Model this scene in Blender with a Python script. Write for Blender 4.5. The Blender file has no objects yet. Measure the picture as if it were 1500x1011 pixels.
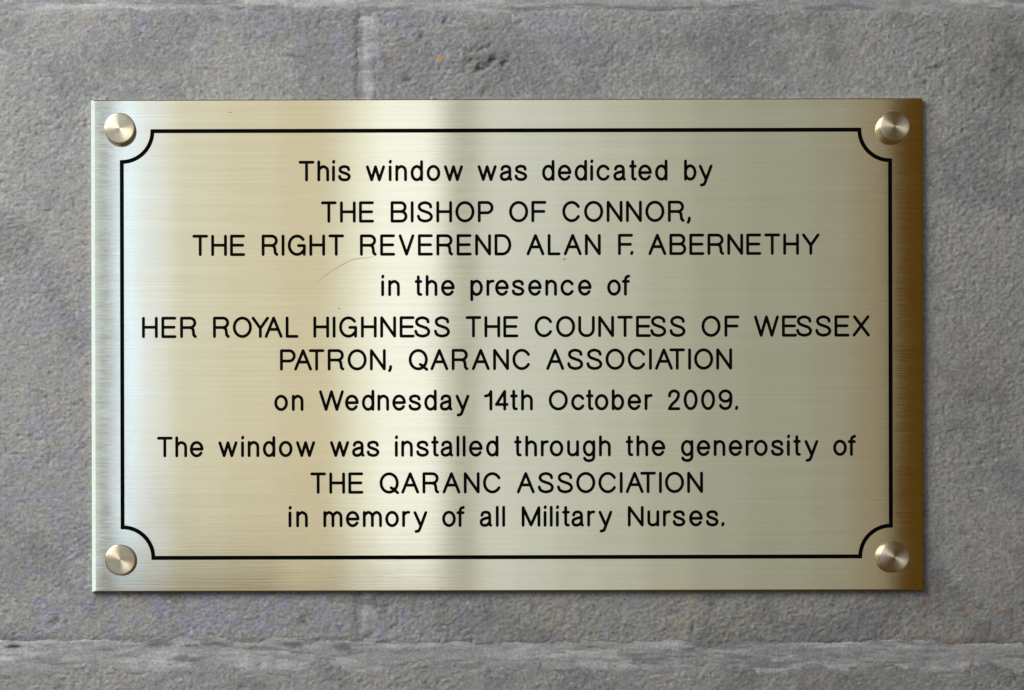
import bpy, math, random
import numpy as np
from mathutils import Vector
from mathutils.geometry import delaunay_2d_cdt

# 1 unit of "px" = 0.25 mm on the face of the plaque (the plaque is about 305 x 180 mm)
S = 0.00025
MX, MY, MZ = 750.0, 505.5, 1.5            # middle of the picture and its height above the floor
PLATE_Y = -0.0021                         # front face of the plaque; the stone face is about y = 0
D = 0.9                                   # camera to plaque
CXP, CYP = 520.0, 900.0                   # foot of the camera axis on the plaque
def X(x): return (x - MX) * S
def Z(y): return MZ - (y - MY) * S
sc = bpy.context.scene
C = sc.collection

# ------------------------------------------------------------------ camera
cd = bpy.data.cameras.new('camera')
cam = bpy.data.objects.new('camera', cd); C.objects.link(cam)
cam.location = (X(CXP), PLATE_Y - D, Z(CYP))
cam.rotation_euler = (math.pi / 2, 0, 0)
cd.sensor_width = 36; cd.lens = 36 * D / (1500 * S)
cd.shift_x = (MX - CXP) / 1500; cd.shift_y = (CYP - MY) / 1500
cd.clip_start = 0.05; cd.clip_end = 50
sc.camera = cam

# ------------------------------------------------------------------ light
w = bpy.data.worlds.new('World'); sc.world = w; w.use_nodes = True
w.node_tree.nodes['Background'].inputs[0].default_value = (1.0, 0.54, 0.08, 1)   # dim, warm interior
w.node_tree.nodes['Background'].inputs[1].default_value = 0.098
sc.view_settings.view_transform = 'Standard'; sc.view_settings.look = 'None'
sc.view_settings.exposure = 0; sc.view_settings.gamma = 1

def lin(c):
    return [(v / 255 / 12.92) if v <= 10 else ((v / 255 + 0.055) / 1.055) ** 2.4 for v in c]
BRASS = (0.82, 0.74, 0.52)
ZL = 1.5                                  # the row of added reflection lamps is 1.5 m in front of the wall
def area(name, loc, rot, sx, sy, rad):
    l = bpy.data.lights.new(name, 'AREA'); l.shape = 'RECTANGLE'; l.size = sx; l.size_y = sy
    m = max(rad); l.color = [v / m for v in rad]; l.energy = m * math.pi * sx * sy
    o = bpy.data.objects.new(name, l); C.objects.link(o); o.location = loc; o.rotation_euler = rot
    return o
def env_x(x): return x + (x - CXP) * ZL / D
def reflection_lamp(x0, x1, rgb, k=1.0):
    lamp_bottom = 0.9 if x1 < 140 else 1.43 if x1 < 420 else 1.40 if x1 < 700 else 1.33
    a, b = X(env_x(x0)), X(env_x(x1))
    rad = [v / c * k for v, c in zip(lin(rgb), BRASS)]
    return area('reflection_lamp', ((a + b) / 2, PLATE_Y - ZL, (2.85 + lamp_bottom) / 2), (math.pi / 2, 0, 0), b - a, 2.85 - lamp_bottom, rad)
# added lamp strips, left to right, shaped to give the plaque its mirrored bands
for x0, x1, rgb in ((-700, 139, (228, 246, 240)), (139, 164, (118, 126, 126)), (164, 206, (226, 249, 255)), (206, 250, (216, 224, 216)),
                    (250, 330, (202, 203, 178)), (330, 410, (199, 197, 169)), (410, 490, (196, 190, 160)), (490, 516, (208, 210, 185)), (516, 548, (226, 229, 206)), (548, 640, (240, 244, 229)),
                    (640, 662, (200, 206, 192)), (662, 700, (162, 168, 152)), (700, 760, (194, 200, 188)), (760, 820, (186, 193, 181)), (820, 880, (178, 185, 172)),
                    (880, 945, (168, 175, 161)), (945, 1015, (155, 162, 147)), (1015, 1090, (143, 151, 137)), (1090, 1190, (135, 144, 130)), (1190, 1250, (130, 137, 122)), (1250, 1306, (122, 122, 104))):
    reflection_lamp(x0, x1, rgb)
def aim(o, tgt):
    o.rotation_euler = (Vector(tgt) - o.location).to_track_quat('-Z', 'Y').to_euler()
k = area('high_window_light', (-0.78, -0.55, 2.1), (0, 0, 0), 0.7, 0.8, (11.0, 11.1, 11.2)); aim(k, (-0.1, 0, 1.5))

# ------------------------------------------------------------------ materials
def mat(name):
    m = bpy.data.materials.new(name); m.use_nodes = True
    nt = m.node_tree
    return m, nt, nt.nodes['Principled BSDF']
def nd(nt, t, **kw):
    n = nt.nodes.new(t)
    for a, b in kw.items(): setattr(n, a, b)
    return n
def lk(nt, a, b): nt.links.new(a, b)
def mix_col(nt, fac, c1, c2, blend='MIX'):
    n = nd(nt, 'ShaderNodeMix', data_type='RGBA', blend_type=blend)
    for sock, v in ((n.inputs[0], fac), (n.inputs[6], c1), (n.inputs[7], c2)):
        if hasattr(v, 'is_output'): lk(nt, v, sock)
        else: sock.default_value = v if isinstance(v, float) else (*v, 1)
    return n.outputs[2]
def maprange(nt, src, a, b, c, d):
    n = nd(nt, 'ShaderNodeMapRange'); lk(nt, src, n.inputs[0])
    for i, v in enumerate((a, b, c, d)): n.inputs[i + 1].default_value = v
    return n.outputs[0]
def noise(nt, vec, scale, detail=4, rough=0.55, loc=(0, 0, 0), stretch=(1, 1, 1)):
    mp = nd(nt, 'ShaderNodeMapping'); mp.inputs['Location'].default_value = loc; mp.inputs['Scale'].default_value = stretch
    lk(nt, vec, mp.inputs[0])
    n = nd(nt, 'ShaderNodeTexNoise'); n.inputs['Scale'].default_value = scale
    n.inputs['Detail'].default_value = detail; n.inputs['Roughness'].default_value = rough
    lk(nt, mp.outputs[0], n.inputs['Vector'])
    return n.outputs[0]

def brass_plate():
    m, nt, b = mat('brushed_brass')
    tc = nd(nt, 'ShaderNodeTexCoord').outputs['Object']
    s1 = noise(nt, tc, 1, 3, 0.6, (0, 0, 0), (14, 1, 1500))      # fine horizontal brushing
    s2 = noise(nt, tc, 1, 2, 0.5, (3, 0, 7), (5, 1, 260))        # broader brushed bands
    s3 = noise(nt, tc, 1, 2, 0.5, (9, 0, 2), (70, 1, 3000))      # short scratches
    cl = noise(nt, tc, 18, 2, 0.5)
    c = mix_col(nt, maprange(nt, s2, .3, .7, 0, 1), (0.80, 0.715, 0.49), (0.84, 0.765, 0.55))
    c = mix_col(nt, maprange(nt, s1, .35, .65, 0, .55), c, (0.74, 0.66, 0.46))
    lk(nt, c, b.inputs['Base Color'])
    b.inputs['Metallic'].default_value = 1
    sm = noise(nt, tc, 26, 5, 0.62, (2, 0, 5))
    rg = nd(nt, 'ShaderNodeMath', operation='ADD')
    lk(nt, maprange(nt, s2, .3, .7, .07, .088), rg.inputs[0]); lk(nt, maprange(nt, sm, .5, .7, 0, .03), rg.inputs[1])
    lk(nt, rg.outputs[0], b.inputs['Roughness'])
    b.inputs['Anisotropic'].default_value = 1.0; b.inputs['Anisotropic Rotation'].default_value = 0.25
    t = nd(nt, 'ShaderNodeTangent', direction_type='UV_MAP', uv_map='UVMap'); lk(nt, t.outputs[0], b.inputs['Tangent'])
    b1 = nd(nt, 'ShaderNodeBump'); b1.inputs['Strength'].default_value = 0.14; b1.inputs['Distance'].default_value = 0.00004
    lk(nt, s1, b1.inputs['Height'])
    b2 = nd(nt, 'ShaderNodeBump'); b2.inputs['Strength'].default_value = 0.3; b2.inputs['Distance'].default_value = 0.00015
    lk(nt, cl, b2.inputs['Height']); lk(nt, b1.outputs[0], b2.inputs['Normal'])
    b3 = nd(nt, 'ShaderNodeBump'); b3.inputs['Strength'].default_value = 0.2; b3.inputs['Distance'].default_value = 0.00002
    lk(nt, s3, b3.inputs['Height']); lk(nt, b2.outputs[0], b3.inputs['Normal'])
    lk(nt, b3.outputs[0], b.inputs['Normal'])
    return m
def brass_cap():
    m, nt, b = mat('turned_brass')
    tc = nd(nt, 'ShaderNodeTexCoord').outputs['Object']
    # concentric turning marks: noise over the radius
    sp = nd(nt, 'ShaderNodeSeparateXYZ'); lk(nt, tc, sp.inputs[0])
    cx = nd(nt, 'ShaderNodeCombineXYZ'); lk(nt, sp.outputs[0], cx.inputs[0]); lk(nt, sp.outputs[2], cx.inputs[1])
    ln = nd(nt, 'ShaderNodeVectorMath', operation='LENGTH'); lk(nt, cx.outputs[0], ln.inputs[0])
    c3 = nd(nt, 'ShaderNodeCombineXYZ'); lk(nt, ln.outputs['Value'], c3.inputs[0])
    r1 = noise(nt, c3.outputs[0], 9000, 2)
    cl = noise(nt, tc, 420, 3)
    c = mix_col(nt, maprange(nt, cl, .35, .65, 0, 1), (0.60, 0.49, 0.32), (0.65, 0.57, 0.40))
    lk(nt, c, b.inputs['Base Color'])
    b.inputs['Metallic'].default_value = 1; b.inputs['Roughness'].default_value = 0.42
    b.inputs['Anisotropic'].default_value = 0.85; b.inputs['Anisotropic Rotation'].default_value = 0.25
    t = nd(nt, 'ShaderNodeTangent', direction_type='RADIAL', axis='Y'); lk(nt, t.outputs[0], b.inputs['Tangent'])
    b1 = nd(nt, 'ShaderNodeBump'); b1.inputs['Strength'].default_value = 0.25; b1.inputs['Distance'].default_value = 0.00003
    lk(nt, r1, b1.inputs['Height']); lk(nt, b1.outputs[0], b.inputs['Normal'])
    return m
def enamel():
    m, nt, b = mat('black_enamel')
    b.inputs['Base Color'].default_value = (0.0015, 0.0015, 0.0015, 1)
    b.inputs['Roughness'].default_value = 0.55; b.inputs['Specular IOR Level'].default_value = 0.03
    return m
def plain(name, col, rough):
    m, nt, b = mat(name); b.inputs['Base Color'].default_value = (*col, 1); b.inputs['Roughness'].default_value = rough
    return m
def stone():
    m, nt, b = mat('stone_and_mortar')
    tc = nd(nt, 'ShaderNodeTexCoord').outputs['Object']
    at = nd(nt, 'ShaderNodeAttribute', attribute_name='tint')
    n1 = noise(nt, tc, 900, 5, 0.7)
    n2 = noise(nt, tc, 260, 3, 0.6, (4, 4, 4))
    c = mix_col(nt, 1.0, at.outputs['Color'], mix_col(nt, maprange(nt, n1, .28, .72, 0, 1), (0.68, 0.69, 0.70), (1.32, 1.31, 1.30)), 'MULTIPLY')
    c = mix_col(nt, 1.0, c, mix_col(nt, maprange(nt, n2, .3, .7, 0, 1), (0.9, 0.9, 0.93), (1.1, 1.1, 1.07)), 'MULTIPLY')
    lk(nt, c, b.inputs['Base Color'])
    b.inputs['Roughness'].default_value = 0.9; b.inputs['Specular IOR Level'].default_value = 0.25
    bp = nd(nt, 'ShaderNodeBump'); bp.inputs['Strength'].default_value = 0.9; bp.inputs['Distance'].default_value = 0.00028
    lk(nt, n1, bp.inputs['Height']); lk(nt, bp.outputs[0], b.inputs['Normal'])
    return m
M_PLATE, M_CAP, M_BLACK, M_STONE = brass_plate(), brass_cap(), enamel(), stone()

def link(name, me, material, parent=None, loc=(0, 0, 0)):
    if material and not me.materials: me.materials.append(material)
    o = bpy.data.objects.new(name, me); C.objects.link(o); o.location = loc
    if parent: o.parent = parent
    return o
def mesh(name, v, f, smooth=False):
    me = bpy.data.meshes.new(name); me.from_pydata(v, [], f); me.update()
    if smooth: me.shade_smooth()
    return me

# ------------------------------------------------------------------ the wall
rng = np.random.RandomState(7)
def vnoise(x, y, seed):
    """smooth value noise, about -1..1"""
    xi = np.floor(x).astype(np.int64); yi = np.floor(y).astype(np.int64)
    fx = x - xi; fy = y - yi
    fx = fx * fx * fx * (fx * (fx * 6 - 15) + 10); fy = fy * fy * fy * (fy * (fy * 6 - 15) + 10)
    def h(a, b):
        n = (a * 374761393 + b * 668265263 + seed * 1442695041) & 0xffffffff
        n = ((n ^ (n >> 13)) * 1274126177) & 0xffffffff
        n = ((n ^ (n >> 16)) * 2246822519) & 0xffffffff
        return ((n ^ (n >> 15)) & 0xffff) / 32767.5 - 1
    return (h(xi, yi) * (1 - fx) + h(xi + 1, yi) * fx) * (1 - fy) + (h(xi, yi + 1) * (1 - fx) + h(xi + 1, yi + 1) * fx) * fy
def fbm(x, y, s, seed, oct=3, gain=0.5):
    a, t = 1.0, 0
    for i in range(oct):
        t = t + a * vnoise(x / s + 13.7 * i, y / s + 7.1 * i, seed + i * 17); a *= gain; s /= 2.03
    return t
def grain(x, y):
    """granular, slightly slanted relief of the rough stone, in px"""
    a = math.radians(24)
    u = x * math.cos(a) - y * math.sin(a); v = x * math.sin(a) + y * math.cos(a)
    u = u + 2.5 * vnoise(x / 15, y / 15, 91); v = v + 1.5 * vnoise(x / 13, y / 13, 92)
    g = 0.35 * vnoise(u / 13, v / 8, 1) + 0.75 * vnoise(u / 6.5, v / 3.3, 2) + 0.85 * vnoise(u / 3.9, v / 2.3, 3)
    g = g + 1.1 * np.clip(vnoise(u / 5.5, v / 3.6, 9) - 0.45, 0, 1) * 2 - 0.9 * np.clip(vnoise(u / 5.2, v / 3.2, 10) - 0.5, 0, 1) * 2
    big = fbm(x, y, 70, 4, 3)
    pits = np.clip(vnoise(x / 9, y / 7, 5) * 1.5 + vnoise(x / 60, y / 60, 6) * 0.5 - 1.2, 0, 1)
    amp = 1.0 + 0.35 * vnoise(x / 120, y / 90, 8)
    return g * amp * 0.66 + 0.6 * big - 3.5 * pits
def blob(x, y, cx, cy, rx, ry, p=1.0):
    return np.exp(-(((x - cx) / rx) ** 2 + ((y - cy) / ry) ** 2) ** p)
def smooth(a, b, t):
    t = np.clip((t - a) / (b - a), 0, 1); return t * t * (3 - 2 * t)
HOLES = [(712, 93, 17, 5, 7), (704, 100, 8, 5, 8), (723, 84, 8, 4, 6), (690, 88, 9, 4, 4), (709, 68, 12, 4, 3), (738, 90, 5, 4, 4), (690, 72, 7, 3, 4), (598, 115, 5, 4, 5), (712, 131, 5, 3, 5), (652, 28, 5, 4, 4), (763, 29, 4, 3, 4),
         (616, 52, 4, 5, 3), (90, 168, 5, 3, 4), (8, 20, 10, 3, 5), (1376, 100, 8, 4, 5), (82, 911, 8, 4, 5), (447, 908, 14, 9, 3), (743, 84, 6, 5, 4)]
def stone_height(x, y):
    h = grain(x, y)
    for cx, cy, rx, ry, d in HOLES: h = h - 0.6 * d * blob(x + 3 * vnoise(x / 6, y / 6, 40), y + 0.4 * (x - cx) + 3 * vnoise(x / 6, y / 6, 41), cx, cy, rx, ry)
    return h
def mortar_height(x, y):
    st = fbm(x, y * 5, 60, 21, 3) * 1.3 + 0.5 * vnoise(x / 14, y / 2.4, 23)
    vj = smooth(16, 40, y) * (1 - smooth(915, 936, y)) * blob(x, y, 544, 500, 11, 2000, 2)
    return 0.75 * st - 0.5 + 1.3 * fbm(x, y, 45, 22, 2) + 1.6 * vj * (1 + 0.6 * fbm(x, y, 18, 24, 2))
def stone_color(x, y):
    n = x.shape
    base = np.array([0.262, 0.268, 0.252])
    c = np.ones(n + (3,)) * base
    def put(mask, col):
        nonlocal c
        m = np.clip(mask, 0, 1)[..., None]; c = c * (1 - m) + np.array(col) * m
    put(0.8 * smooth(-0.2, 0.6, fbm(x, y, 90, 31, 4)), (0.285, 0.278, 0.252))
    put(0.7 * smooth(-0.05, 0.7, fbm(x, y, 120, 32, 4, .65)), (0.192, 0.193, 0.19))
    # lavender-blue bloom on the stone
    where = 0.8 * blob(x, y, 330, 900, 330, 75, 2) + 0.5 * blob(x, y, 60, 650, 120, 320) + 0.5 * blob(x, y, 560, 40, 330, 60) + 0.35 * blob(x, y, 880, 20, 150, 40) + 0.35 * blob(x, y, 230, 20, 140, 25) + 0.07
    put(where * smooth(-0.2, 0.7, fbm(x, y, 26, 33, 4, 0.75)) * 0.85, (0.25, 0.252, 0.315))
    # rust and olive flecks
    rust = 0.42 * blob(x, y, 1380, 900, 130, 60) + 0.10
    put(rust * smooth(0.35, 0.8, fbm(x, y * 1.5, 17, 34, 2)), (0.36, 0.215, 0.13))
    put(0.35 * blob(x, y, 1000, 900, 420, 60) * smooth(0.3, 0.8, fbm(x, y, 15, 35, 2)), (0.29, 0.25, 0.13))
    put(blob(x, y, 645, 84, 6, 3), (0.50, 0.30, 0.07))
    # pale grains and dark grains
    put(0.45 * smooth(0.55, 0.88, vnoise(x / 5, y / 3.6, 36)), (0.38, 0.38, 0.375))
    put(0.4 * smooth(0.82, 0.95, vnoise(x / 8, y / 6, 46)), (0.46, 0.46, 0.45))
    put(0.6 * smooth(0.85, 0.96, vnoise(x / 8, y / 4.5, 47)), (0.10, 0.10, 0.097))
    put(0.5 * smooth(0.5, 0.9, vnoise(x / 6, y / 4.2, 37)), (0.14, 0.137, 0.13))
    # dark stains and a joint trace; right-hand light falloff painted in as darkening
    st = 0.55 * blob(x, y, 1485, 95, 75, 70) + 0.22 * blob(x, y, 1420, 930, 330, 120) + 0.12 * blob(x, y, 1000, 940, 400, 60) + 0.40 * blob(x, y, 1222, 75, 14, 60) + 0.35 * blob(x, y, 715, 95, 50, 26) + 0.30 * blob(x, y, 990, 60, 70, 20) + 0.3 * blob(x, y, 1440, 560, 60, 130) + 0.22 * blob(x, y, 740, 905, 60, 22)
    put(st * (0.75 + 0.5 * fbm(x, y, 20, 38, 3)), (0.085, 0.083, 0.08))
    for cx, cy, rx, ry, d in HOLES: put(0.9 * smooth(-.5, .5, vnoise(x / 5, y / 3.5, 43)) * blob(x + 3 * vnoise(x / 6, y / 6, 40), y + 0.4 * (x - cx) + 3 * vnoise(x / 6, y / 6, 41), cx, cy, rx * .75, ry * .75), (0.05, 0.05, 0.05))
    return c
def mortar_color(x, y):
    c = np.ones(x.shape + (3,)) * np.array([0.30, 0.298, 0.286])
    def put(mask, col):
        nonlocal c
        m = np.clip(mask, 0, 1)[..., None]; c = c * (1 - m) + np.array(col) * m
    put(0.9 * smooth(0.0, 0.5, fbm(x, y * 7, 110, 51, 5, .65)), (0.40, 0.395, 0.385))
    put(0.7 * smooth(0.38, 0.62, fbm(x, y * 9, 95, 52, 4, .6)), (0.165, 0.16, 0.155))
    put(0.4 * smooth(0.0, 0.6, fbm(x, y, 26, 53, 3, .6)), (0.24, 0.24, 0.262))
    for cx, cy, rx, ry in ((232, 943, 26, 5), (318, 942, 22, 4), (272, 966, 26, 5), (430, 945, 16, 4), (500, 947, 16, 7), (280, 946, 9, 3)):
        put(0.8 * blob(x + 5 * vnoise(x / 8, y / 5, 60), y + 2 * vnoise(x / 7, y / 4, 61), cx, cy, rx, ry, 2), (0.135, 0.13, 0.125))
    vj = smooth(20, 34, y) * (1 - smooth(922, 936, y))
    put(0.6 * vj * blob(x + 2 * vnoise(x / 9, y / 20, 63), y, 527, 500, 5, 2000, 2), (0.17, 0.165, 0.16))  # soft shadow along the joint's left edge, painted into the mortar colour
    put(0.5 * vj * blob(x, y, 546, 60, 9, 60, 2) , (0.29, 0.29, 0.34))
    put(0.95 * blob(x + 4 * vnoise(x / 8, y / 5, 60), y, 16, 947, 13, 3, 2), (0.03, 0.03, 0.03))
    put(0.55 * blob(x, y, 541, 122, 8, 22, 2) + 0.3 * blob(x, y, 545, 40, 12, 30), (0.43, 0.42, 0.40))
    return c
def ticks(a, b):
    """grid lines: 2 px apart in the picture, coarser outside it"""
    t, out = a, [a]
    while t < b - 1e-6:
        st = 1.7 if -30 <= t <= 1530 else 6.0
        t = min(b, t + st); out.append(t)
    return np.array(out)
HID = (150, 165, 1335, 848)               # hidden behind the plaque, left out
def sheet(name, x0, x1, y0, y1, hf, cf, parent, edge=None):
    xs, ys = ticks(x0, x1), ticks(y0, y1)
    gx, gy = np.meshgrid(xs, ys)
    h = hf(gx, gy)
    if edge: h = h - edge(gx, gy)
    nx, ny = len(xs), len(ys)
    ox, oz = X((x0 + x1) / 2), Z((y0 + y1) / 2)
    co = np.stack([(gx - MX) * S - ox, -h * S * 0.7, MZ - (gy - MY) * S - oz], -1).reshape(-1, 3)
    idx = np.arange(nx * ny).reshape(ny, nx)
    q = np.stack([idx[:-1, :-1], idx[1:, :-1], idx[1:, 1:], idx[:-1, 1:]], -1)
    cxm = (xs[:-1] + xs[1:]) / 2; cym = (ys[:-1] + ys[1:]) / 2
    hid = ((cxm > HID[0]) & (cxm < HID[2]))[None, :] & ((cym > HID[1]) & (cym < HID[3]))[:, None]
    q = q[~hid]
    col = cf(gx, gy).reshape(-1, 3)
    # drop vertices no face uses
    used = np.zeros(len(co), bool); used[q.ravel()] = True
    remap = np.cumsum(used) - 1
    co = co[used]; col = col[used]; q = remap[q]
    # a rim folded back 12 mm so that the piece is a solid block seen from the side
    me = bpy.data.meshes.new(name)
    me.vertices.add(len(co)); me.vertices.foreach_set('co', co.astype(np.float32).ravel())
    me.loops.add(len(q) * 4); me.loops.foreach_set('vertex_index', q.astype(np.int32).ravel())
    me.polygons.add(len(q)); me.polygons.foreach_set('loop_start', np.arange(0, len(q) * 4, 4, dtype=np.int32))
    me.update(calc_edges=True)
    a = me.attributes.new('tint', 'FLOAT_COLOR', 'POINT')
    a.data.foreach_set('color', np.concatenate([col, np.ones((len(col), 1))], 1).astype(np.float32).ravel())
    me.shade_smooth()
    return link(name, me, M_STONE, parent, (ox, 0, oz))
wall = bpy.data.objects.new('stone_wall', None); C.objects.link(wall)
wall['label'] = 'grey rough stone block wall with smeared mortar joints behind the brass plaque'
wall['category'] = 'wall'
def edges(x0, x1, y0, y1, wob=4.0, depth=9.0):
    """stone arrises sink under the mortar along the block outline (x0..y1 = the outline)"""
    def f(x, y):
        n = wob * (fbm(x, y, 34, 71, 3, .6))
        d = np.minimum(np.minimum(x - x0, x1 - x), np.minimum(y - y0, y1 - y)) + n
        return depth * (1 - smooth(-7, 7, d))
    return f
WX0, WX1, WY0, WY1 = -330, 1830, -260, 1270
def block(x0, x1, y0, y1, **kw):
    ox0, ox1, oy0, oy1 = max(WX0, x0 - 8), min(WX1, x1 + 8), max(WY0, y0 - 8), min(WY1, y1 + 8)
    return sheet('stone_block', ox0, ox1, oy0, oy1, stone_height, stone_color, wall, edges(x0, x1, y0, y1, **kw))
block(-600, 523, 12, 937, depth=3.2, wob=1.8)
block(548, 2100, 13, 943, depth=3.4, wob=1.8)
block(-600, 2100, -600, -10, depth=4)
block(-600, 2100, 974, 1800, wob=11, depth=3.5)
def mortar_rim(x0, x1, y0, y1):
    def f(x, y):
        d = np.minimum(np.minimum(x - x0, x1 - x), np.minimum(y - y0, y1 - y)) + 4 * fbm(x, y * 2, 50, 81, 3, .5)
        return 5 * (1 - smooth(-2, 24, d))
    return f
def mortar(x0, x1, y0, y1):
    return sheet('mortar_joint', max(WX0, x0), min(WX1, x1), max(WY0, y0), min(WY1, y1), mortar_height, mortar_color, wall, mortar_rim(x0, x1, y0, y1))
mortar(-600, 2100, -26, 30)
mortar(-600, 2100, 922, 1004)
mortar(510, 564, 12, 950)

# ------------------------------------------------------------------ lettering (single-stroke engraver's alphabet)
CAP, XH = 27.0, 19.6
def arc(cx, cy, rx, ry, a0, a1, n=None):
    n = n or max(4, int(abs(a1 - a0) / 13))
    return [(cx + rx * math.cos(math.radians(a0 + (a1 - a0) * i / n)), cy + ry * math.sin(math.radians(a0 + (a1 - a0) * i / n))) for i in range(n + 1)]
def cr(pts, n=4):
    P = [pts[0]] + list(pts) + [pts[-1]]; out = []
    for i in range(1, len(P) - 2):
        a, b, c, d = P[i - 1], P[i], P[i + 1], P[i + 2]
        for k in range(n):
            t = k / n
            out.append(tuple(0.5 * ((2 * b[j]) + (-a[j] + c[j]) * t + (2 * a[j] - 5 * b[j] + 4 * c[j] - d[j]) * t * t + (-a[j] + 3 * b[j] - 3 * c[j] + d[j]) * t ** 3) for j in (0, 1)))
    out.append(pts[-1]); return out
def glyphs(H, x=XH):
    g = {}
    h2 = H * .51
    def bowl(w, y0, y1, inset=0):          # D-shaped bowl from the stem
        r = (y1 - y0) / 2; rx = min(r, w * .55)
        return [(0, y1)] + arc(w - rx, (y0 + y1) / 2, rx, r, 90, -90) + [(0, y0)]
    g['T'] = (18.8, [[(0, H), (18.8, H)], [(9.4, H), (9.4, 0)]])
    g['H'] = (18.8, [[(0, 0), (0, H)], [(18.8, 0), (18.8, H)], [(0, h2), (18.8, h2)]])
    g['E'] = (17.8, [[(0, 0), (0, H)], [(0, H), (17.6, H)], [(0, h2), (16.4, h2)], [(0, 0), (17.8, 0)]])
    g['F'] = (17.8, [[(0, 0), (0, H)], [(0, H), (17.8, H)], [(0, h2), (16.2, h2)]])
    g['B'] = (20.4, [[(0, 0), (0, H)], bowl(19.2, H * .52, H), bowl(20.4, 0, H * .52)])
    g['I'] = (0, [[(0, 0), (0, H)]])
    g['L'] = (14.6, [[(0, 0), (0, H)], [(0, 0), (14.6, 0)]])
    g['S'] = (19.4, [cr([(18.2, H * .76), (16.6, H * .91), (9.7, H), (3, H * .915), (1.2, H * .76), (3.6, H * .61), (9.7, H * .515), (16.2, H * .42), (19.2, H * .25), (16.9, H * .075), (9.7, 0), (2.4, H * .085), (0, H * .27)])])
    g['O'] = (23.8, [arc(11.9, H / 2, 11.9, H / 2, 0, 185), arc(11.9, H / 2, 11.9, H / 2, 180, 365)])
    g['Q'] = (24.6, g['O'][1] + [cr([(14.8, 6.6), (16.6, 5.4), (18.6, 5.0)]), [(17.6, 4.8), (24.4, -0.9)]])
    g['C'] = (22.6, [arc(11.6, H / 2, 11.6, H / 2, 32, 328)])
    g['G'] = (22.6, [arc(11.5, H / 2, 11.5, H / 2, 38, 325), [(13.6, H * .48), (22.2, H * .48)], [(22.2, H * .48), (22.0, 0)]])
    g['P'] = (18.8, [[(0, 0), (0, H)], bowl(18.8, H * .44, H)])
    g['R'] = (20.2, [[(0, 0), (0, H)], bowl(19.4, H * .49, H), cr([(12.0, H * .49), (16.0, H * .43), (17.3, H * .27), (17.9, H * .09), (20.2, 0)])])
    g['D'] = (20.4, [[(0, 0), (0, H)], [(0, H)] + arc(9.4, H / 2, 11.0, H / 2, 90, -90) + [(0, 0)]])
    g['V'] = (18.8, [[(0, H), (9.4, 0)], [(9.4, 0), (18.8, H)]])
    g['N'] = (19, [[(0, 0), (0, H)], [(0, H), (19, 0)], [(19, 0), (19, H)]])
    g['A'] = (22, [[(0, 0), (11, H)], [(11, H), (22, 0)], [(4.2, H * .38), (17.8, H * .38)]])
    g['Y'] = (21.4, [[(0, H), (10.7, H * .44)], [(21.4, H), (10.7, H * .44)], [(10.7, H * .44), (10.7, 0)]])
    g['X'] = (21.2, [[(0, 0), (20.6, H)], [(0.6, H), (21.2, 0)]])
    g['W'] = (32.2, [[(0, H), (8.2, 0)], [(8.2, 0), (16.1, H)], [(16.1, H), (24, 0)], [(24, 0), (32.2, H)]])
    g['U'] = (20, [[(0, H), (0, 9.5)] + arc(10, 9.5, 10, 9.5, 180, 360)[1:] + [(20, H)]])
    g['M'] = (23.2, [[(0, 0), (0, H)], [(0, H), (11.6, 0.6)], [(11.6, 0.6), (23.2, H)], [(23.2, H), (23.2, 0)]])
    arch = lambda o, wd: cr([(o, x - 6.8), (o + 1.2, x - 3.2), (o + wd * .5, x), (o + wd - 1.3, x - 2.6), (o + wd, x - 7.0)]) + [(o + wd, 0)]
    g['h'] = (13.0, [[(0, 0), (0, 26.6)], arch(0, 13.0)])
    g['n'] = (12.8, [[(0, 0), (0, x)], arch(0, 12.8)])
    g['m'] = (23.8, [[(0, 0), (0, x)], arch(0, 11.9), arch(11.9, 11.9)])
    g['i'] = (0.2, [[(0, 0), (0, x - 0.6)], [(0.1, 25.8), (0.5, 27.3)]])
    g['l'] = (0, [[(0, 0), (0, 26.6)]])
    g['s'] = (14.4, [cr([(13.6, x * .76), (12.2, x * .93), (7.2, x), (2, x * .92), (0.8, x * .76), (2.6, x * .61), (7.2, x * .52), (12.2, x * .41), (14.4, x * .25), (12.3, x * .06), (7.2, 0), (1.7, x * .08), (0, x * .27)])])
    g['w'] = (23.8, [[(0, x - .5), (6.3, 0)], [(6.3, 0), (11.9, x - .5)], [(11.9, x - .5), (17.5, 0)], [(17.5, 0), (23.8, x - .5)]])
    ov = lambda cx, rx: [arc(cx, x / 2, rx, x / 2, 0, 185), arc(cx, x / 2, rx, x / 2, 180, 365)]
    g['o'] = (15.8, ov(7.9, 7.9))
    g['d'] = (14.0, ov(7.1, 7.1) + [[(14.0, 0), (14.0, 26.6)]])
    g['b'] = (14.0, [[(0, 0), (0, 26.6)]] + ov(6.9, 7.1))
    g['p'] = (14.2, [[(0, -7.6), (0, x)]] + ov(7.1, 7.1))
    g['g'] = (14.0, ov(7.1, 7.1) + [[(14.0, x), (14.0, -3.2)] + cr([(14.0, -3.2), (12, -7), (7, -8.4), (2.2, -7.2), (0.4, -4.6)])[1:]])
    g['a'] = (14.2, [cr([(1.0, x * .76), (2.6, x * .93), (7.0, x), (11.4, x * .92), (12.6, x * .72)]) + [(12.6, 3.4)] + cr([(12.6, 3.4), (13.0, 1.2), (14.2, 0.2)])[1:],
                     cr([(12.6, x * .62), (9, x * .56), (4.4, x * .5), (1, x * .4), (0, x * .25), (1.4, x * .06), (5.2, 0), (9.6, x * .07), (12.6, x * .27)])])
    g['e'] = (16.0, [[(0.4, x * .5), (15.8, x * .5)], arc(8, x / 2, 7.9, x / 2, 0, 185), arc(8, x / 2, 7.9, x / 2, 180, 325)])
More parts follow.
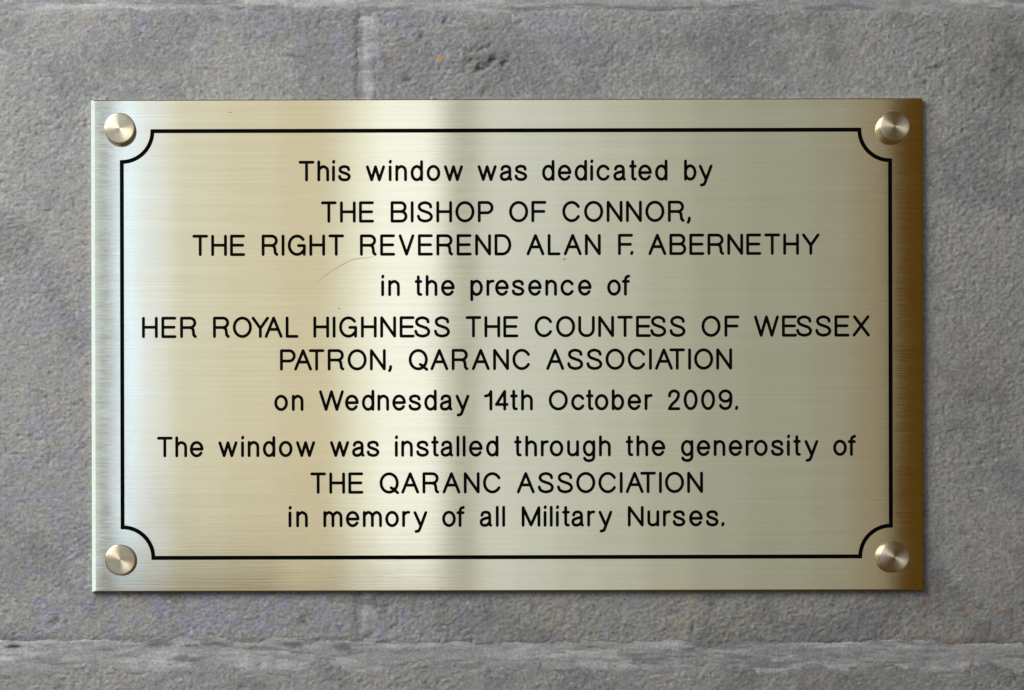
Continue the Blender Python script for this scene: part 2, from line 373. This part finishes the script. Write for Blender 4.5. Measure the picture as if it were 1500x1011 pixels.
    g['c'] = (16.0, [arc(8.2, x / 2, 8.2, x / 2, 33, 327)])
    g['t'] = (7.0, [[(3.2, 26.2), (3.2, 3.6)] + cr([(3.2, 3.6), (4.2, 0.9), (7.0, 0.2)])[1:], [(0, x - 0.4), (7.0, x - 0.4)]])
    g['f'] = (8.2, [[(3.3, 0), (3.3, 21.0)] + cr([(3.3, 21.0), (4.6, 25.0), (8.2, 26.6)])[1:], [(0, x - 0.8), (7.8, x - 0.8)]])
    g['r'] = (7.6, [[(0, 0), (0, x)], cr([(0, x - 5.6), (1.6, x - 2.2), (4.2, x - .5), (7.6, x)])])
    g['u'] = (13.2, [[(0, x), (0, 6.4)] + cr([(0, 6.4), (1.2, 2), (6, 0), (11.2, 2.2), (13.2, 6.4)])[1:], [(13.2, 0), (13.2, x)]])
    g['y'] = (16.0, [[(0, x - .5), (8.2, 0.6)], [(16.0, x - .5), (7.6, -3.4)] + cr([(7.6, -3.4), (5.6, -7.4), (1.6, -8.6)])[1:]])
    g['1'] = (8.2, [[(8.2, 0), (8.2, 25.8)], cr([(0, 19.2), (5.2, 20.6), (8.0, 24.8)])])
    g['4'] = (15.8, [[(12.2, 0), (12.2, 26)], [(12.2, 26), (0, 6.8)], [(0, 6.8), (15.8, 6.8)]])
    g['2'] = (14.0, [cr([(0.3, 18.6), (1.6, 23.6), (7.2, 26.2), (12.6, 23.6), (13.4, 18.6), (10.2, 12.4), (4, 6.4), (0.2, 0.4)]), [(0, 0), (14.0, 0)]])
    g['0'] = (16.4, [arc(8.2, 13, 8.2, 13, 0, 185), arc(8.2, 13, 8.2, 13, 180, 365)])
    g['9'] = (16.4, [arc(8.1, 18.4, 8.0, 7.7, 0, 185), arc(8.1, 18.4, 8.0, 7.7, 180, 365), cr([(16.1, 18.4), (16.2, 11.5), (14.2, 3.0), (8.2, 0), (2.8, 1.8), (0.8, 5.0)])])
    g['.'] = (0.8, [[(0.7, 2.2), (0, 0)]])
    g[','] = (1.8, [[(1.7, 3.6), (1.6, 0.6)], [(1.6, 0.6), (0, -2.6)]])
    return g
G27, G26 = glyphs(27.0), glyphs(26.0)
KERN = {'YA': -11, 'OY': -5, 'PA': -7, 'AT': -9.5, 'ES': -5.8, 'ro': -4.4, 're': -4.4, 'rs': -3, 'of': -2.5, '4t': -3, 'te': -2.6, 'to': -3, 'ta': -2.2, 'We': -3,
        'as': -1.4, 'F.': -8.6, 'R,': -2, 'N,': -1.4, '14': -1.4, 'ct': -3.5, 'st': -1.6, 's.': -1.6, '9.': -1.4, 'UN': .4, 'tu': -1, 'th': -.3, 'QA': -2, 'al': 0, 'es': -1, 'ty': .5, 'er': 0}
NOKERN = {('ASSOCIATION', 'ES')}
TEXT = [
    (263.2, 26, [('This', 438, 514.5), ('window', 536.5, 679), ('was', 700, 773), ('dedicated', 794.5, 978.5), ('by', 1002.5, 1044.5)]),
    (323.7, 27, [('THE', 470.5, 548.5), ('BISHOP', 572.5, 723.5), ('OF', 746, 801), ('CONNOR,', 824, 1012.5)]),
    (372.2, 27, [('THE', 282, 359.5), ('RIGHT', 383.5, 504.5), ('REVEREND', 527.5, 749.5), ('ALAN', 771.5, 880.5), ('F.', 905.5, 928.5), ('ABERNETHY', 950, 1201)]),
    (431.5, 26, [('in', 558.5, 586), ('the', 607.5, 666.5), ('presence', 689, 867), ('of', 889.5, 923.5)]),
    (492.2, 27, [('HER', 208, 288.5), ('ROYAL', 312, 437.5), ('HIGHNESS', 459, 659.5), ('THE', 682, 759.5), ('COUNTESS', 783, 1004.5), ('OF', 1027.5, 1083.5), ('WESSEX', 1104.5, 1274.5)]),
    (540.2, 27, [('PATRON,', 410, 574.5), ('QARANC', 598.5, 777.5), ('ASSOCIATION', 800, 1072.5)]),
    (599.4, 26, [('on', 401.5, 444.5), ('Wednesday', 467, 687.5), ('14th', 708.5, 780.5), ('October', 803.5, 956), ('2009.', 978, 1081.5)]),
    (666.9, 26, [('The', 229.5, 298), ('window', 319.5, 461.5), ('was', 483, 555.5), ('installed', 578, 730), ('through', 752.5, 894.5), ('the', 916, 974.5), ('generosity', 997, 1198.5), ('of', 1220, 1254)]),
    (720.8, 27, [('THE', 454, 532), ('QARANC', 555.5, 734), ('ASSOCIATION', 756.5, 1029.5)]),
    (769.8, 26, [('in', 422, 450.5), ('memory', 473, 625.5), ('of', 647, 680.5), ('all', 702, 739.5), ('Military', 763.5, 896.5), ('Nurses.', 919, 1061)]),
]
R0 = 2.24                                  # half the stroke width, px
def offset(poly, r):
    """outline of an open polyline with round ends"""
    pts = [Vector(p) for p in poly]
    pts = [p for i, p in enumerate(pts) if i == 0 or (p - pts[i - 1]).length > 1e-4]
    n = len(pts); left, right = [], []
    for i, p in enumerate(pts):
        d0 = (p - pts[i - 1]).normalized() if i else (pts[1] - p).normalized()
        d1 = (pts[i + 1] - p).normalized() if i < n - 1 else d0
        t = (d0 + d1).normalized(); k = r / max(0.6, t.dot(d0)); nn = Vector((-t.y, t.x))
        left.append(p + nn * k); right.append(p - nn * k)
    def cap(c, d):                         # half circle at an end, d points outward, from right of d to left
        a = math.atan2(d.y, d.x)
        return [c + r * Vector((math.cos(a + t), math.sin(a + t))) for t in [math.radians(v) for v in (-54, -18, 18, 54)]]
    de = (pts[-1] - pts[-2]).normalized(); ds = (pts[0] - pts[1]).normalized()
    return right + cap(pts[-1], de) + left[::-1] + cap(pts[0], ds)
def seg_dist(p, a, b):
    ab = b - a; t = max(0, min(1, (p - a).dot(ab) / max(1e-9, ab.length_squared))); return (p - a - ab * t).length
def groove(strokes, r, depth):
    """triangulated groove (mesh arrays in px) and its outline loops"""
    V, F = [], []
    for s in strokes:
        for rr in (r, r * .5):
            o = offset(s, rr); F.append(list(range(len(V), len(V) + len(o)))); V += o
    n_in = len(F)
    vo, eo, fo, ov, oe, of = delaunay_2d_cdt(V, [], F, 0, 1e-4)
    tris = [f for f, src in zip(fo, of) if len(src)]
    segs = [(Vector(a), Vector(b)) for s in strokes for a, b in zip(s[:-1], s[1:])]
    cnt = {}
    for t in tris:
        for a, b in zip(t, t[1:] + t[:1]): cnt[(a, b)] = 1
    border = [(a, b) for (a, b) in cnt if (b, a) not in cnt]
    on_b = {i for e in border for i in e}
    zz = []
    for i, v in enumerate(vo):
        if i in on_b: zz.append(0.0); continue
        d = min(seg_dist(v, a, b) for a, b in segs)
        zz.append(-depth * max(0.0, min(1.0, (r - d) / (r * .45))))
    return vo, zz, tris, [(vo[a], vo[b]) for a, b in border]
# placing the glyphs
placed = []
for base, size, wordlist in TEXT:
    G = G27 if size == 27 else G26
    for word, x0, x1 in wordlist:
        a, b = x0 + R0, x1 - R0
        ks = [KERN.get(p + q, 0) for p, q in zip(word, word[1:])]
        tot = sum(G[ch][0] for ch in word)
        gap = ((b - a) - tot - sum(ks)) / max(1, len(word) - 1)
        x = a
        for i, ch in enumerate(word):
            placed.append((ch, size, x, base))
            x += G[ch][0] + gap + (ks[i] if i < len(ks) else 0)

# ------------------------------------------------------------------ the plaque
PX, PY = 742.7, 505.5                      # centre of the plate
plaque = bpy.data.objects.new('brass_plaque', None); C.objects.link(plaque)
plaque.location = (X(PX), PLATE_Y, Z(PY)); plaque.rotation_euler = (0, -0.0022, 0)
plaque['label'] = 'brushed brass memorial plaque with black engraved lettering and four corner caps on the stone wall'
plaque['category'] = 'plaque'
def L(x, y, h=0.0):                        # px on the plate -> plaque space, h = px proud of the face
    return ((x - PX) * S, -h * S, -(y - PY) * S)
cache = {}
loops_all = []
DEPTH = 1.1
for ch, size, x, base in placed:
    key = (ch, size)
    if key not in cache:
        G = G27 if size == 27 else G26
        vo, zz, tris, loops = groove(G[ch][1], R0, DEPTH)
        me = mesh('letter', [(v[0] * S, -z * S, v[1] * S) for v, z in zip(vo, zz)], [t for t in tris])
        me.shade_smooth()
        cache[key] = (me, loops)
    me, loops = cache[key]
    o = link('letter', me, M_BLACK, plaque, L(x, base))
    at = Vector((x, -base)); loops_all.append([(p + at, q + at) for p, q in loops])
# border line with notched corners
BX0, BX1, BY0, BY1, BR = 179.0, 1304.5, 191.2, 816.3, 45.0
pts = []
pts += arc(BX0, -BY0, BR, BR, 270, 360, 12)            # from (BX0, BY0+R) to (BX0+R, BY0)
pts2 = arc(BX1, -BY0, BR, BR, 180, 270, 12)
pts3 = arc(BX1, -BY1, BR, BR, 90, 180, 12)
pts4 = arc(BX0, -BY1, BR, BR, 0, 90, 12)
strokes = [pts, [pts[-1], pts2[0]], pts2, [pts2[-1], pts3[0]], pts3, [pts3[-1], pts4[0]], pts4, [pts4[-1], pts[0]]]
def band(path, r):                         # closed outlines with mitred corners
    P = []
    for s in (pts, pts2, pts3, pts4): P += s
    n = len(P); out = []
    for i in range(n):
        p = Vector(P[i]); d0 = (p - Vector(P[i - 1])).normalized(); d1 = (Vector(P[(i + 1) % n]) - p).normalized()
        t = (d0 + d1).normalized(); k = r / max(.5, t.dot(d0)); out.append(p + Vector((-t.y, t.x)) * k)
    return out
RB = 2.95
rings = [band(pts, r) for r in (RB, RB * .55, -RB * .55, -RB)]
hs = (0.0, -1.6, -1.6, 0.0); n = len(rings[0])
v = [L(p.x, -p.y, h) for ring, h in zip(rings, hs) for p in ring]
f = [(a * n + i, a * n + (i + 1) % n, (a + 1) * n + (i + 1) % n, (a + 1) * n + i) for a in range(3) for i in range(n)]
bme = mesh('border_line', v, f); link('border_line', bme, M_BLACK, plaque)
# plate face: sheet around the cut border and letters, then rounded edges and sides
TX0, TX1, TY0, TY1 = 133.5, 1352.0, 145.2, 865.8
IL, IR, IT, IB = 6.0, 5.0, 1.4, 1.4
def rect(t, h):
    return [L(TX0 + IL * t, TY0 + IT * t, h), L(TX1 - IR * t, TY0 + IT * t, h), L(TX1 - IR * t, TY1 - IB * t, h), L(TX0 + IL * t, TY1 - IB * t, h)]
V, E = [], []
def add_loop(loop):
    b = len(V); V.extend(loop); E.extend((b + i, b + (i + 1) % len(loop)) for i in range(len(loop)))
corners = [Vector((TX0 + IL, -(TY1 - IB))), Vector((TX1 - IR, -(TY1 - IB))), Vector((TX1 - IR, -(TY0 + IT))), Vector((TX0 + IL, -(TY0 + IT)))]
add_loop(corners); add_loop(rings[0]); add_loop(rings[3])
for lp in loops_all:
    for p, q in lp: V += [p, q]; E.append((len(V) - 2, len(V) - 1))
vo, eo, fo, ov, oe, of = delaunay_2d_cdt(V, E, [], 1, 1e-4)
tri = np.array([list(t)[:3] for t in fo if len(t) == 3]); P = np.array([tuple(p) for p in vo]); cen = P[tri].mean(1)
def inside(c, segs):
    """even-odd test of points c against directed outline edges"""
    s = np.array([(p.x, p.y, q.x, q.y) for p, q in segs]); y = c[:, 1:2]; x = c[:, 0:1]
    cross = (s[:, 1] > y) != (s[:, 3] > y)
    dy = s[:, 3] - s[:, 1]; dy[dy == 0] = 1e-12
    return ((cross & (x < s[:, 0] + (y - s[:, 1]) / dy * (s[:, 2] - s[:, 0]))).sum(1) % 2) == 1
def loop_edges(l): return list(zip(l, l[1:] + l[:1]))
cut = inside(cen, loop_edges(rings[0])) != inside(cen, loop_edges(rings[3]))
for lp in loops_all:
    a = np.array([(p.x, p.y) for p, q in lp]); lo, hi = a.min(0), a.max(0)
    sel = np.where(((cen > lo) & (cen < hi)).all(1))[0]
    if len(sel): cut[sel] |= inside(cen[sel], lp)
keep = [tuple(int(i) for i in t) for t in tri[~cut]]
v = [L(p[0], -p[1]) for p in vo]; f = [tuple(t) for t in keep]
steps = [(1, 0), (.7, -.12), (.3, -.36), (.08, -.55), (0, -1.6), (0, -7)]
b0 = len(v)
for t, h in steps: v += rect(t, h)
for a in range(len(steps) - 1):
    for i in range(4):
        j = (i + 1) % 4; f.append((b0 + a * 4 + i, b0 + (a + 1) * 4 + i, b0 + (a + 1) * 4 + j, b0 + a * 4 + j))
pme = mesh('plate', v, f)
uv = pme.uv_layers.new(name='UVMap'); vi = np.empty(len(pme.loops), np.int32); pme.loops.foreach_get('vertex_index', vi)
cov = np.empty(len(pme.vertices) * 3, np.float32); pme.vertices.foreach_get('co', cov); cov = cov.reshape(-1, 3)
uv.data.foreach_set('uv', cov[vi][:, [0, 2]].ravel())
sm = np.array([len(p.vertices) == 4 for p in pme.polygons]); pme.polygons.foreach_set('use_smooth', np.zeros(len(sm), bool))
link('plate', pme, M_PLATE, plaque)

# corner caps
def lathe(profile, seg=64):
    v, f = [], []
    for r, h in profile[:-1]:
        for i in range(seg):
            a = 2 * math.pi * i / seg; v.append((r * S * math.cos(a), -h * S, r * S * math.sin(a)))
    v.append((0, -profile[-1][1] * S, 0)); n = len(profile) - 1
    for k_ in range(n - 1):
        for i in range(seg): j = (i + 1) % seg; f.append((k_ * seg + i, k_ * seg + j, (k_ + 1) * seg + j, (k_ + 1) * seg + i))
    for i in range(seg): f.append(((n - 1) * seg + i, (n - 1) * seg + (i + 1) % seg, len(v) - 1))
    return v, f
CH = 16.0
cme = mesh('screw_cap', *lathe([(22.4, -0.8), (22.4, CH - 2.4), (22.25, CH - 1.5), (21.8, CH - .8), (21.1, CH - .35), (20.2, CH - .14), (14, CH - .06), (8, CH - .02), (3, CH), (0, CH)]), smooth=True)
for (fx, fy, rz, tx, tz) in ((176, 186, 0.3, 1.2, -1.0), (1311, 186, 1.9, -0.8, 1.4), (175, 819, 4.0, 0.5, 1.2), (1309.5, 817, 5.2, 1.5, -0.4)):
    kk = CH / (D / S - CH)
    bx, by = (fx + CXP * kk) / (1 + kk), (fy + CYP * kk) / (1 + kk)
    o = link('screw_cap', cme, M_CAP, plaque, L(bx, by)); o.rotation_euler = (math.radians(tx), rz, math.radians(tz))

# marks on the plate: a hair-thin curved scratch and a few tarnish specks
M_SCR = plain('scratch_brown', (0.30, 0.21, 0.12), 0.6); M_SPK = plain('tarnish_dark', (0.07, 0.055, 0.03), 0.7)
def ribbon(path, wd, h=0.08):
    o = []
    for i, p in enumerate(path):
        a = Vector(path[max(0, i - 1)]); b = Vector(path[min(len(path) - 1, i + 1)]); d = (b - a).normalized(); nn = Vector((-d.y, d.x))
        w2 = wd / 2 * (0.35 + 0.65 * math.sin(math.pi * (i + .5) / len(path)))
        o.append((Vector(p) + nn * w2, Vector(p), Vector(p) - nn * w2))
    v = [L(q.x, q.y, hh) for tr in o for q, hh in zip(tr, (0.02, h, 0.02))]
    f = [(3 * i + a, 3 * i + 3 + a, 3 * i + 4 + a, 3 * i + 1 + a) for i in range(len(o) - 1) for a in (0, 1)]
    return v, f
link('scratch_mark', mesh('scratch_mark', *ribbon(cr([(464.5, 414), (478, 402), (493, 392.5), (508, 384), (520, 379), (532, 377.8), (541, 377), (549, 374.5)]), 0.9)), M_SCR, plaque)
for sx, sy, ln, wd, ang in ((827, 380, 4.2, 1.6, -.35), (497, 451.5, 3.6, 1.1, -.3), (338, 164, 4.5, .8, 0.05)):
    p = [(sx + (t - .5) * ln * math.cos(ang), sy + (t - .5) * ln * math.sin(ang)) for t in (0, .25, .5, .75, 1)]
    link('tarnish_speck', mesh('tarnish_speck', *ribbon(p, wd)), M_SPK, plaque)
